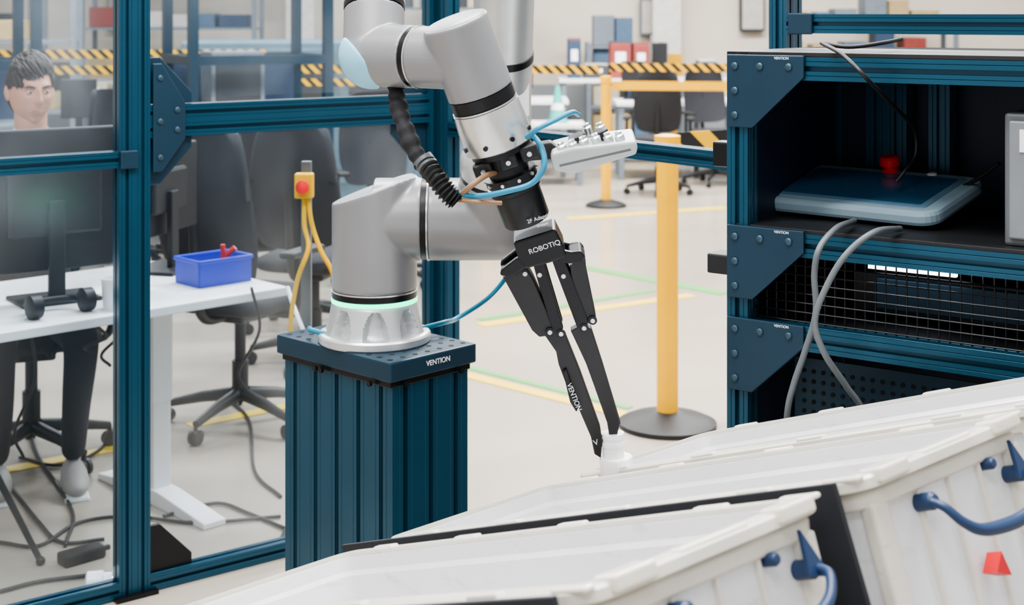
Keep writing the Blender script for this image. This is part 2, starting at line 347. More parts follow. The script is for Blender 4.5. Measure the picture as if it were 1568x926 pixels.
for u,v in [(785,397),(768,403),(822,403),(881,373),(838,492),(855,494),(822,376),(845,370),(903,472),(890,484),(858,404),(868,382),(800,402)]:
    jo.append(lathevf([(.004,0),(.004,.004),(.003,.005)],g2(u,v,.019),tn,14))
mk('joint_pins',merge(jo),silver,Gp,35)
jo=[lathevf([(.0075,0),(.0075,.003)],g2(u,v,.018),tn,18) for u,v in [(785,397),(881,373),(838,492),(855,494),(903,472),(890,484),(822,376),(845,370)]]
mk('joint_bosses',merge(jo),blk,Gp,35)
td=(g2(885,628)-g2(858,560)).normalized()
text('finger_print','VENTION',g2(876,596,.0165),td,ts,.012,txt,Gp)
text('finger_mark','V',g2(911,672,.0095),ts,-ta,.014,txt,Gp)
Gc=Grp('vision_light_module',g2(900,215,0))
sl=[(838,222),(840,214),(872,205),(962,192),(966,200),(964,212),(905,232),(872,244),(842,240)]
prism('housing',[g2(u,v,.0) for u,v in sl],tn,.075,modm,Gc,.004)
prism('housing_groove',[g2(u,v,.0376) for u,v in ((850,230),(955,203),(956,206),(851,233))],tn,.001,boxg,Gc)
for i,(u,v) in enumerate([(858,208),(874,204),(890,199),(908,194),(926,192),(943,190),(897,190),(917,188)]):
    y=.02 if i<6 else -.02
    lathe('lens_knob',[(.008,0),(.008,.014),(.0055,.016),(.0055,.02),(.001,.021)],g2(u,v+10,y),-ta,clearm if i%2 else silver,Gc,20)
lathe('lens_ring',[(.012,0),(.014,.002),(.014,.012),(.011,.013)],g2(880,206,.0),-ta,blkp,Gc,24)
lathe('lens_ring',[(.010,0),(.012,.002),(.012,.014),(.009,.015)],g2(916,198,.005),-ta,blkp,Gc,24)
pol([(800,212),(838,205),(850,214),(846,230),(806,234)],.02,'module_bracket',blkp)
cp=g2(938,676,.0);cd=(V((.02,0,-1))+ta*.12).normalized()
Gk=Grp('white_pipe_fitting',cp)
lathe('neck',[(.014,-.018),(.0195,-.017),(.0195,-.010),(.018,-.009),(.018,-.003),(.0195,-.002),(.0195,.004),(.018,.005),(.018,.026)],cp,cd,white,Gk,40)
lathe('collar',[(.0175,.022),(.027,.023),(.0288,.026),(.0288,.058),(.027,.062),(.02,.063)],cp+V((.004,0,0)),cd,white,Gk,40,lambda r,t,th:r-(.0016 if (r>.025 and int(th*20/math.pi)%2) else 0))
# ---- umbilical hoses
Gh=Grp('cable_dress_pack',at(640,230,2.3))
def corr(n,r,a): return lambda t:r+a*math.sin(t*n*2*math.pi)
tube('fabric_sleeve',[at(607,112,2.36),at(608,150,2.33),at(618,190,2.3),at(637,235,2.28),at(658,262,2.27)],lambda t:.0142+.0012*math.sin(t*60)+.001*math.sin(t*23),rubber,Gh,16,16)
sp=cat([at(652,250,2.27),at(668,272,2.25),at(684,294,2.24),at(700,308,2.24)],24)
mk('spiral_hose',sweepvf(sp,corr(11,.0145,.0028),16),blkp,Gh,40)
cyl('clamp_ring',at(646,243,2.275),at(656,256,2.27),.0175,boxg,Gh)
tube('air_hose',[at(700,296,2.24),at(735,300,2.22),at(780,292,2.2),at(815,280,2.2),at(833,255,2.2),at(830,228,2.21),at(820,212,2.22),at(812,206,2.22)],.0045,hose,Gh)
tube('air_hose_b',[at(806,210,2.22),at(826,196,2.2),at(850,184,2.22),at(876,172,2.26),at(886,176,2.3)],.0042,hose,Gh)
tube('tan_hose',[at(700,306,2.24),at(730,309,2.22),at(768,311,2.23)],.0035,tan,Gh)
tube('tan_hose_b',[at(704,300,2.24),at(722,284,2.22),at(742,270,2.24),at(758,264,2.27)],.0045,tan,Gh)
tube('base_hose',[V((-.20,3.16,.90)),V((-.15,3.2,.905)),at(700,487,3.3),at(745,458,3.3),at(775,425,3.3),at(782,408,3.25)],.0055,hose,Gh)
tube('base_hose_b',[V((-.40,3.10,.90)),V((-.44,3.12,.905)),V((-.45,3.16,.90))],.0055,hose,Gh)

# ---------------------------------------------------------------- cell frame
Fr=Grp('cell_safety_frame',(-1.048,3.9,0))
B2=V((.798,.602,0)).normalized();N2=V((B2.y,-B2.x,0))
PL=V((-1.048,3.92,0));PR=PL+B2*1.015
ext('post_left',PL,PL+Z*2.4,B2,2,1,None,Fr)
ext('post_back',PR,PR+Z*2.4,B2,2,1,None,Fr)
ext('post_back_b',PR+N2*.07,PR+N2*.07+Z*2.4,B2,1,1,None,Fr)
def beam(nm,p,q,z,nh): ext(nm,p+Z*z,q+Z*z,Z,nh,1,None,Fr)
beam('beam_mid',PL+B2*.045,PR-B2*.045,1.30,2)
beam('beam_low',PL+B2*.045,PR-B2*.045,.024,1)
beam('beam_left',PL-B2*.045,PL-B2*1.3,1.20,1);beam('beam_left_low',PL-B2*.045,PL-B2*1.3,.024,1)
ext('post_far_left',PL-B2*1.32,PL-B2*1.32+Z*2.4,B2,1,1,None,Fr)
beam('beam_right',PR+N2*.095,PR+N2*1.43,1.237,1);beam('beam_right_low',PR+N2*.095,PR+N2*1.43,.024,1)
def gus(p,d,z,up,t=.012,s=.13):
    prism('gusset',[p+Z*z,p+d*s+Z*z,p+d*s+Z*(z+up*.03),p+d*.035+Z*(z+up*s),p+Z*(z+up*s)],N2,t,teal2 if z>.5 else blk,Fr,.002)
for p,d in ((PL+B2*.045,B2),(PR-B2*.045,-B2)):
    gus(p,d,1.347,1);gus(p,d,1.253,-1);gus(p,d,.047,1)
prism('gusset_plate',[PL+B2*x+N2*.027+Z*z for x,z in((.05,1.16),(.075,1.16),(.145,1.25),(.145,1.35),(.075,1.46),(.05,1.46))],N2,.007,teal2,Fr,.002)
mk('gusset_plate_screws',merge([lathevf([(.008,0),(.008,.004),(.004,.006)],PL+B2*x+N2*.030+Z*z,N2,14) for x,z in((.07,1.2),(.07,1.42),(.12,1.275),(.12,1.33),(.07,1.3))]),tscrew,Fr,35)
box('joint_bracket',PL-B2*.02+N2*.030+Z*1.2,(.05,.012,.05),teal2,Fr,(B2,N2,Z),.003)
box('foot_left',PL+Z*.006,(.12,.09,.012),blk,Fr,(B2,N2,Z));
box('window_panel_mid',(PL+PR)/2+Z*.65,(.9,.005,1.2),glass,Fr,(B2,N2,Z))
box('window_panel_left',PL-B2*.675+Z*1.0,(1.24,.005,1.9),glass,Fr,(B2,N2,Z))
box('window_panel_top',(PL+PR)/2+Z*1.85,(.9,.005,.98),glass,Fr,(B2,N2,Z))
q=PR+N2*1.455
Fd=V((.817,-.577,0)).normalized();Gd=V((.577,.817,0)).normalized()
ext('post_right',q,q+Z*2.4,Fd,1,1,None,Fr);ext('post_right_b',q+Fd*1.5,q+Fd*1.5+Z*2.4,Fd,1,1,None,Fr);ext('post_rear',q+Gd*.045,q+Gd*.045+Z*2.4,Fd,1,1,None,Fr)
for z in(1.575,1.66): ext('beam_upper_right',q+Fd*.0225+Z*z,q+Fd*1.48+Z*z,Z,1,1,None,Fr)
box('beam_bracket',q+Fd*.06-Gd*.028+Z*1.575,(.06,.01,.05),teal2,Fr,(Fd,Gd,Z),.003)

# ---------------------------------------------------------------- control cabinet
Pc=V((.423,2.8,0))
Cb=Grp('control_cabinet',Pc)
def cb(f,g,z): return Pc+Fd*f+Gd*g+Z*z
CW=1.15;CD=.52
for f in (.0225,CW-.0225):
    for gg in (.0225,CD-.0225): ext('post',cb(f,gg,0),cb(f,gg,1.523),Fd,1,1,None,Cb)
for nm,z in(('top',1.494),('shelf',1.157),('drawer',.979),('bottom',.09)):
    for gg in (.0225,CD-.0225): ext('beam_'+nm,cb(.045,gg,z),cb(CW-.045,gg,z),Z,1,1,None,Cb)
    for f in (.0225,CW-.0225): ext('side_beam_'+nm,cb(f,.045,z),cb(f,CD-.045,z),Z,1,1,None,Cb)
box('top_panel',cb(CW/2,CD/2,1.521),(CW-.0,CD,.008),blkp,Cb,(Fd,Gd,Z),.001)
box('shelf_board',cb(CW/2,CD/2-.005,1.183),(CW-.02,CD-.02,.008),blkp,Cb,(Fd,Gd,Z),.001)
box('back_panel',cb(CW/2,CD-.01,.8),(CW-.09,.006,1.4),navy,Cb,(Fd,Gd,Z))
box('side_panel',cb(.03,CD/2,.8),(.005,CD-.09,1.4),navy,Cb,(Fd,Gd,Z))
box('lower_board',cb(CW/2,CD/2,1.0),(CW-.1,CD-.1,.006),blkp,Cb,(Fd,Gd,Z))
ext('inner_post',cb(.16,CD-.06,1.19),cb(.16,CD-.06,1.47),Fd,2,1,None,Cb);ext('inner_post_b',cb(.275,CD-.06,1.19),cb(.275,CD-.06,1.47),Fd,1,1,None,Cb)
def cgus(z):
    pts=[(.004,z),(.165,z),(.165,z-.042),(.058,z-.142),(.004,z-.142)]
    prism('gusset',[cb(f,-.005,zz) for f,zz in pts],Gd,.008,teal2,Cb,.002)
    sc=[]
    for f,zz in ((.022,z-.022),(.075,z-.022),(.135,z-.022),(.022,z-.07),(.022,z-.118)): sc.append(lathevf([(.007,0),(.007,.003),(.004,.005)],cb(f,-.009,zz),-Gd,14))
    mk('gusset_screws',merge(sc),tscrew,Cb,35)
    text('plate_mark','VENTION',cb(.12,-.0095,z-.006),Fd,Z,.007,txt,Cb)
cgus(1.519);cgus(1.186);cgus(1.006)
w=[]
for k in range(52): w.append(cylvf(cb(.05+k*.02,.035,1.0),cb(.05+k*.02,.035,1.136),.0016,seg=6))
for k in range(8): w.append(cylvf(cb(.045,.033,1.005+k*.018),cb(CW-.045,.033,1.005+k*.018),.0016,seg=6))
mk('wire_mesh',merge(w),blk,Cb)
box('rack_unit',cb(.55,.3,1.055),(.7,.3,.08),blk,Cb,(Fd,Gd,Z),.003)
box('rack_unit_face',cb(.45,.145,1.055),(.4,.006,.06),teal2,Cb,(Fd,Gd,Z),.002)
box('led_strip',cb(.33,.12,1.112),(.17,.012,.011),led,Cb,(Fd,Gd,Z))
box('led_rail',cb(.33,.13,1.125),(.2,.02,.01),blk,Cb,(Fd,Gd,Z))
box('perforated_panel',cb(.35,.10,.84),(.5,.004,.16),teal2,Cb,(Fd,Gd,Z))
hl=[]
for i in range(24):
    for j in range(7): hl.append(lathevf([(.0045,0),(.0045,.001)],cb(.12+i*.02,.0975,.775+j*.02),-Gd,8))
mk('perforations',merge(hl),hole,Cb)
box('side_junction_box',cb(-.03,.05,1.10),(.05,.06,.04),blkp,Cb,(Fd,Gd,Z),.004)
box('hinge_block',cb(-.02,.03,1.32),(.035,.04,.05),blk,Cb,(Fd,Gd,Z),.004)
Ge=Grp('robot_controller_box',cb(.69,.2,1.187))
box('case',cb(.705,.2,1.187+.118),(.36,.32,.236),boxg,Ge,(Fd,Gd,Z),.006)
box('face_frame',cb(.705,.036,1.305),(.34,.008,.21),M('controller_face',(122,127,132),.45,.2),Ge,(Fd,Gd,Z),.004)
box('face_label',cb(.565,.031,1.375),(.02,.003,.04),txt,Ge,(Fd,Gd,Z));box('face_strip',cb(.60,.031,1.27),(.012,.004,.1),blk,Ge,(Fd,Gd,Z),.001)
for f in(.56,.85): box('foot',cb(f,.1,1.1885),(.03,.03,.003),blk,Ge,(Fd,Gd,Z))
Gt=Grp('teach_pendant',V((.70,2.8,1.2)))
pf=V((.74,-.672,0)).normalized();pg=V((.672,.74,.20)).normalized();pn=pf.cross(pg);o=V((.725,2.90,1.232))
def rr(w,h,r,z,n=6):
    out=[]
    for cx,cy,a0 in((w/2-r,h/2-r,0),(-w/2+r,h/2-r,90),(-w/2+r,-h/2+r,180),(w/2-r,-h/2+r,270)):
        for k in range(n+1):
            a=math.radians(a0+90*k/n);out.append((cx+r*math.cos(a),cy+r*math.sin(a)))
    return [o+pf*x+pg*y+pn*z for x,y in out]
prism('shell',rr(.405,.25,.04,0),pn,.030,pend,Gt,.009)
prism('bezel',rr(.345,.20,.012,.0155),pn,.003,M('pendant_bezel',(92,124,144),.4),Gt,.001)
prism('display',rr(.315,.170,.006,.0175),pn,.002,screen,Gt)
box('rear_stand',o+pg*.09-pn*.026,(.2,.03,.034),blkp,Gt,(pf,pg,pn),.003)
lathe('e_stop',[(.018,0),(.018,.008),(.014,.009),(.014,.016),(.021,.017),(.021,.031),(.017,.036),(.001,.037)],o+pf*.0+pg*.104+pn*.014,pn,red,Gt,28)
lathe('button',[(.010,0),(.010,.004),(.001,.006)],o+pf*.09+pg*.108+pn*.014,pn,white,Gt,20)
Gq=Grp('pendant_cables',o)
tube('cable_a',[at(1308,338,2.74),at(1280,350,2.6),at(1255,380,2.55),at(1247,420,2.55),at(1249,480,2.55),at(1232,540,2.56),at(1215,590,2.57),at(1205,640,2.58),at(1200,760,2.6)],.0058,cblgrey,Gq)
tube('cable_b',[at(1378,350,2.66),at(1340,355,2.52),at(1300,385,2.5),at(1270,430,2.5),at(1248,490,2.5),at(1262,540,2.5),at(1295,590,2.52),at(1325,640,2.54),at(1350,760,2.6)],.0058,cblgrey,Gq)
tube('cable_c',[at(1258,66,2.72),at(1290,84,2.62),at(1325,118,2.56),at(1365,160,2.7),at(1398,195,2.8),at(1402,235,2.82),at(1385,262,2.8),at(1372,278,2.8)],.004,blkp,Gq)
tube('cable_d',[at(1258,66,2.72),at(1300,72,2.7),at(1350,66,2.72),at(1380,60,2.8)],.004,blkp,Gq)
tube('cable_e',[at(1530,250,2.75),at(1495,275,2.8),at(1460,290,2.85),at(1430,292,2.9)],.004,blkp,Gq)

# ---------------------------------------------------------------- totes
A=V((.614,-.716,.334)).normalized();B=V((.759,.651,.03));B=(B-A*B.dot(A)).normalized();D=A.cross(B).normalized()
if D.z>0: D=-D
O1=V((.3264,1.479,1.101));LL=.935;BW=.345;PT=.405;TP=.028
def tote(O):
    G_=Grp('storage_tote',O)
    def P(a,b,d): return O-A*a-B*b+D*d
    def ring(ins,d,r,n=6):
        out=[]
        for cx,cy,a0 in((LL-ins-r,BW-ins-r,0),(ins+r,BW-ins-r,90),(ins+r,ins+r,180),(LL-ins-r,ins+r,270)):
            for k in range(n+1):
                a=math.radians(a0+90*k/n);out.append(P(cx+r*math.cos(a),cy+r*math.sin(a),d))
        return out
    def stack(nm,ls,mat,cap=True,bev=0):
        vs=[];fs=[]
        for l in ls:vs+=ring(*l)
        n=28
        for j in range(len(ls)-1):
            for i in range(n):
                k=(i+1)%n;fs.append((j*n+i,j*n+k,(j+1)*n+k,(j+1)*n+i))
        if cap: fs+= [tuple(range(n)),tuple((len(ls)-1)*n+i for i in range(n))]
        else: fs+=[((len(ls)-1)*n+i,(len(ls)-1)*n+(i+1)%n,(i+1)%n,i) for i in range(n)]
        return mk(nm,(vs,fs),mat,G_,32,bev)
    stack('body',[(TP+.004,.285,.03),(.020,.05,.028),(.016,.006,.026),(.018,.003,.022),(.024,.006,.02),(.026,.024,.02),(.033,.030,.02),(.060,.275,.03)],binm)
    stack('rim_upper',[(.024,-.001,.020),(.003,.0,.034),(.0,.003,.036),(.0,.013,.036),(.003,.015,.034),(.019,.015,.028)],bind,False)
    stack('rim_lower',[(.019,.0175,.03),(.009,.0175,.034),(.007,.020,.034),(.009,.033,.034),(.012,.036,.034),(.021,.036,.028)],bind,False)
    ribs=[]
    for k in range(5):
        b=BW*(.14+.72*k/4);w=.005
        for a0,a1,s in ((.012,TP,1),(LL-.012,LL-TP,-1)):
            ribs.append(prismvf([P(a0,b,.03),P(a0+.012*s,b,.03),P(a1+.006*s,b,.27),P(a1-.003*s,b,.27)],B,w))
    for k in range(12):
        a=LL*(.06+.88*k/11)
        for b0,b1,s in((.008,TP-.002,1),(BW-.008,BW-TP+.002,-1)):
            ribs.append(prismvf([P(a,b0,.03),P(a,b0+.014*s,.03),P(a,b1+.006*s,.27),P(a,b1-.007*s,.27)],A,.006))
    mk('ribs',merge(ribs),bind,G_,None,.0012)
    cpz=[]
    for b in (.035,BW-.035): cpz.append(prismvf([P(.010,b,.03),P(.03,b,.03),P(.038,b,.27),P(TP-.008,b,.27)],B,.03))
    mk('corner_posts',merge(cpz),bind,G_,None,.004)
    lug=[]
    for b in (.055,BW-.055): lug.append(boxvf(P(.008,b,.003),(.030,.055,.016),(A,B,D)))
    lug.append(boxvf(P(.010,BW/2,.002),(.016,.10,.010),(A,B,D)))
    for a in (.03,.16,.40,.62,.82):
        lug.append(boxvf(P(a,.008,.000),(.05,.014,.006),(A,B,D)));lug.append(boxvf(P(a,BW-.008,.000),(.05,.014,.006),(A,B,D)))
    mk('rim_lugs',merge(lug),bind,G_,None,.003)
    b1,b2=BW*.68,BW*.15
    hp=[P(-.002,b1+.004,.050),P(-.016,b1+.002,.058),P(-.026,b1-.010,.078),P(-.031,b1-.035,.092),P(-.034,(b1+b2)/2,.098),P(-.034,b2+.05,.094),P(-.030,b2+.02,.084),P(-.020,b2,.068),P(-.004,b2-.004,.062)]
    mk('handle_bail',sweepvf(cat(hp,8),lambda t:.0050+.0030*math.exp(-((t-.5)/.22)**2),12),blue,G_,50)
    for b,d in((b1,.050),(b2,.062)):
        lathe('handle_pivot',[(.010,-.03),(.010,0),(.007,.004),(.001,.005)],P(-.001,b,d),A,blue,G_,20)
    prism('handle_strap',[P(.001,b2+.004,.022),P(-.003,b2+.012,.066),P(-.006,b2-.016,.074)],A,.006,blue,G_,.001)
    lathe('lock_stud',[(.007,-.02),(.007,0),(.005,.003),(.001,.0035)],P(.004,b2+.045,.040),A,blue,G_,18)
    if (O-O1-B*PT).length<.01: prism('sticker',[P(.010,b2+.095-.010,.130),P(.010,b2+.095+.010,.148),P(.010,b2+.095-.016,.158)],A,.02,red,G_)
    return G_
for k in (-1,0,1,2): tote(O1+B*PT*k)
for k in (-1,0):
    c=O1+B*(PT*k+.030)-A*(LL*.5+.035)+D*.143
    g=Grp('foam_divider_board',c);box('board',c,(LL+.050,.007,.295),foam,g,(A,B,D),.001)
Gr=Grp('tote_flow_rack',O1-A*.45+D*.3+B*.2)
def rk(a,b,d): return O1-A*a+B*b+D*d
for a in(.15,.5,.8): ext('cross_rail',rk(a,-PT-.36,.312),rk(a,PT*2+.02,.312),A,1,1,None,Gr)
for b in (-.36-PT,PT*2): 
    ext('slope_rail',rk(.02,b,.357),rk(LL-.02,b,.357),B,1,1,None,Gr)
    for a in (.1,.84):
        p=rk(a,b,.37);ext('leg',V((p.x,p.y,0)),p,B,1,1,None,Gr)

# ---------------------------------------------------------------- stanchions and belts
def stanchion(p,h=1.08,base=.17,r=.041):
    g=Grp('barrier_stanchion',p,0,True)
    lathe('base',[(.001,0),(base,0),(base,.018),(base*.8,.035),(.06,.055),(.05,.06)],(0,0,0),Z,blkp,g,40)
    lathe('pole',[(r,.05),(r,h-.06)],(0,0,0),Z,yel,g,32)
    lathe('head',[(r,h-.06),(r+.008,h-.055),(r+.008,h-.005),(r*.6,h)],(0,0,0),Z,yel,g,32);return g
def belt(p,q,z,h,mat):
    d=(q-p);c=(p+q)/2;a=d.normalized();n=V((-a.y,a.x,0))
    box('barrier_belt',V((c.x,c.y,z)),(d.length-.1,.006,h),mat,None,(a,n,Z))
s1=fl(1022,652);stanchion(s1,1.13,.19,.042)
s2=fl(928,316);stanchion(s2)
s3=V((3.6,11.4,0));stanchion(s3);s4=V((-2.0,11.9,0));stanchion(s4);s5=V((-4.6,11.6,0));stanchion(s5)
s0=V((2.1,6.5,0));stanchion(s0,1.13,.19,.042)
ps=V((-.22,11.9,0));stanchion(ps)
belt(s2,s3,1.0,.075,yel);belt(s2+Y*.3,s3+Y*.3,1.14,.07,hazard2)
belt(ps,s2,1.13,.07,hazard2);belt(s4,ps,1.13,.07,hazard2);belt(s4,ps,1.02,.06,hazard2)
belt(s5,s4,1.13,.07,hazard2);belt(s5,s4,1.26,.07,hazard2);belt(s1,s0,1.10,.07,hazard)
belt(V((-6.8,11.2,0)),s5,1.13,.07,hazard2)

# ---------------------------------------------------------------- desk area
ed=V((.72,.694,0)).normalized();en=V((-ed.y,ed.x,0))
dc=V((-.71,4.52,0))
Dk=Grp('standing_desk',dc)
def dp(s,t,z): return dc-ed*s+en*t+Z*z
box('top',dp(.9,.36,.717),(1.8,.72,.028),desk,Dk,(ed,en,Z),.004)
for s in (.22,1.6):
    box('leg_outer',dp(s,.42,.52),(.075,.055,.38),desk,Dk,(ed,en,Z),.004);box('leg_inner',dp(s,.42,.2),(.065,.045,.36),desk,Dk,(ed,en,Z),.004)
    prism('foot',[dp(s,.08,.0),dp(s,.76,.0),dp(s,.76,.02),dp(s,.48,.05),dp(s,.36,.05),dp(s,.08,.02)],ed,.08,desk,Dk,.004)
box('crossbar',dp(.9,.42,.68),(1.4,.05,.04),desk,Dk,(ed,en,Z),.003)
def monitor(c,yaw,w=.56,h=.34,zc=1.05,z0=.731):
    g=Grp('computer_monitor',(c.x,c.y,z0),yaw,True)
    z=zc-z0
    box('panel',(0,0,z),(w,.028,h),blkp,g,bevel=.006);box('display',(0,.0145,z),(w-.02,.002,h-.02),screen,g)
    box('rear_bulge',(0,-.025,z),(w*.5,.03,h*.5),blkp,g,bevel=.012)
    box('neck',(0,-.045,z/2),(.05,.02,z),blkp,g,bevel=.004);box('foot',(0,-.02,.006),(.24,.18,.012),blkp,g,bevel=.005)
monitor(dp(.63,.34,0),.62,.58,.43,1.035)
monitor(dp(1.25,.34,0),.75,.58,.43,1.035)
monitor(dp(.13,.56,0),1.3,.46,.30,1.0)
c=dp(.125,.24,.731);g=Grp('storage_crate',c)
def crate(g,c,w,d,h,mat,ax):
    t=.006
    box('bottom',c+ax[2]*t/2,(w*.94,d*.94,t),mat,g,ax)
    for s in(-1,1):
        box('side',c+ax[0]*s*w*.48+ax[2]*h/2,(t,d*.94,h),mat,g,ax,.002);box('end',c+ax[1]*s*d*.48+ax[2]*h/2,(w*.96,t,h),mat,g,ax,.002)
        box('lip',c+ax[0]*s*w*.49+ax[2]*h,(.012,d,.012),mat,g,ax,.003);box('lip',c+ax[1]*s*d*.49+ax[2]*h,(w,.012,.012),mat,g,ax,.003)
crate(g,c,.20,.15,.08,crateblue,(ed,en,Z))
g=Grp('red_hand_tool',c+Z*.05);tube('handle',[c+V((.02,0,.02)),c+V((.04,0,.08)),c+V((.07,.0,.11))],.009,red,g);tube('jaw',[c+V((.02,0,.02)),c+V((.03,0,.08)),c+V((.03,.0,.12))],.008,red,g)
g=Grp('water_cup',dp(.56,.08,.731));lathe('cup',[(.001,0),(.035,0),(.04,.09),(.037,.09),(.033,.004),(.001,.004)],dp(.56,.08,.731),Z,white,g,28)
g=Grp('desk_headset',dp(.9,.12,.731));cc=dp(.72,.10,.731);tube('band',[cc-ed*.08+Z*.03,cc-ed*.06+en*.08+Z*.03,cc+ed*.06+en*.08+Z*.03,cc+ed*.08+Z*.03],.010,blkp,g)
for s in(-1,1): lathe('ear_cup',[(.02,-.02),(.034,-.015),(.034,.015),(.02,.02)],cc+ed*.08*s+Z*.035,ed,blkp,g,20)
ep=at(466,284,4.28);Gs=Grp('emergency_stop_station',ep)
box('box',ep,(.055,.04,.075),yel,Gs,bevel=.005);lathe('button',[(.012,0),(.012,.012),(.02,.014),(.02,.026),(.001,.03)],ep-Y*.02,-Y,red,Gs,24)
pz=V((ep.x,ep.y+.045,0));box('bracket',ep+Y*.035,(.03,.03,.03),blk,Gs);box('pole',pz+Z*.575,(.03,.03,1.15),boxg,Gs,bevel=.003);box('pole_foot',pz+Z*.006,(.16,.16,.012),blk,Gs,bevel=.003)
tube('cable_a',[ep-Z*.035,at(466,345,4.27),at(472,380,4.25),at(455,430,4.25),at(445,500,4.25),at(452,560,4.3)],.007,yelc,Gs)
tube('cable_b',[ep-Z*.035+X*.01,at(478,345,4.27),at(492,385,4.27),at(510,420,4.28),at(520,480,4.3),at(515,560,4.3)],.007,yelc,Gs)
tube('cable_c',[at(440,440,4.4),at(450,470,4.35),at(462,500,4.3),at(470,520,4.3)],.007,white,Gs)
def chair(x,y,yaw,sh=.48,bh=.56):
    g=Grp('office_chair',(x,y,0),yaw,True)
    for k in range(5):
        a=k*2*math.pi/5+.3;d=V((math.cos(a),math.sin(a),0))
        mk('base_leg',sweepvf([d*.03+Z*.12,d*.15+Z*.105,d*.29+Z*.075],[.026,.022,.015],10),blkp,g,50)
        mk('caster',merge([cylvf(d*.29+Z*.028+V((-d.y,d.x,0))*s*.018,d*.29+Z*.028+V((-d.y,d.x,0))*s*.004,.028,seg=18) for s in(-1,1)]+[cylvf(d*.29+Z*.03,d*.29+Z*.08,.008,seg=8)]),blkp,g,35)
    cyl('gas_column',(0,0,.09),(0,0,sh-.07),.022,blkp,g);cyl('gas_sleeve',(0,0,.1),(0,0,.25),.032,blkp,g)
    box('mechanism',(0,0,sh-.06),(.16,.22,.05),blkp,g,bevel=.01)
    mk('seat',sphvf((0,0,sh-.005),(.25,.25,.045),28,14,lambda d:V((math.copysign(abs(d.x)**.55,d.x)*.24,math.copysign(abs(d.y)**.55,d.y)*.24,math.copysign(abs(d.z)**.7,d.z)*.042))),fabric,g,60)
    vs=[];fs=[];n=14;m=12
    for s in(0,1):
        for j in range(m+1):
            for i in range(n+1):
                a=i/n*2-1;b=j/m;wd=.22*(1-.18*abs(b*2-1)**3)*(1-.12*b)
                vs.append(V((a*wd,.23+.07*b-.06*a*a+.03*math.sin(b*3.1)+s*.03,sh+.08+b*bh-.03*abs(a)**4*(1 if b>.5 else -1))))
    q=(n+1)*(m+1)
    for s in(0,1):
        for j in range(m):
            for i in range(n): a=s*q+j*(n+1)+i;fs.append((a,a+1,a+n+2,a+n+1))
    bd=[i for i in range(n+1)]+[j*(n+1)+n for j in range(1,m+1)]+[m*(n+1)+i for i in range(n-1,-1,-1)]+[j*(n+1) for j in range(m-1,0,-1)]
    for k in range(len(bd)): a,b=bd[k],bd[(k+1)%len(bd)];fs.append((a,b,b+q,a+q))
    mk('backrest',(vs,fs),fabric,g,60)
    mk('back_spine',sweepvf(cat([V((0,.08,sh-.06)),V((0,.24,sh-.04)),V((0,.29,sh+.08)),V((0,.31,sh+.35))],6),.02,10),blkp,g,50)
    for s in(-1,1):
        mk('armrest_post',sweepvf(cat([V((s*.13,.02,sh-.05)),V((s*.27,.03,sh-.03)),V((s*.28,.04,sh+.18))],6),.014,10),blkp,g,50)
        box('armrest_pad',(s*.28,0,sh+.19),(.07,.24,.028),blkp,g,bevel=.012)
c1=fl(372,655);chair(c1.x-.02,c1.y+.05,2.75,.50,.60)
chair(-1.72,5.09,.35,.46,.5)
chair(-1.05,7.2,2.0);chair(-.75,8.4,.4);chair(1.9,13.3,.3);chair(2.5,13.2,2.6);chair(-2.3,8.9,1.3);chair(1.3,12.6,3.0);chair(-.9,6.5,2.9)

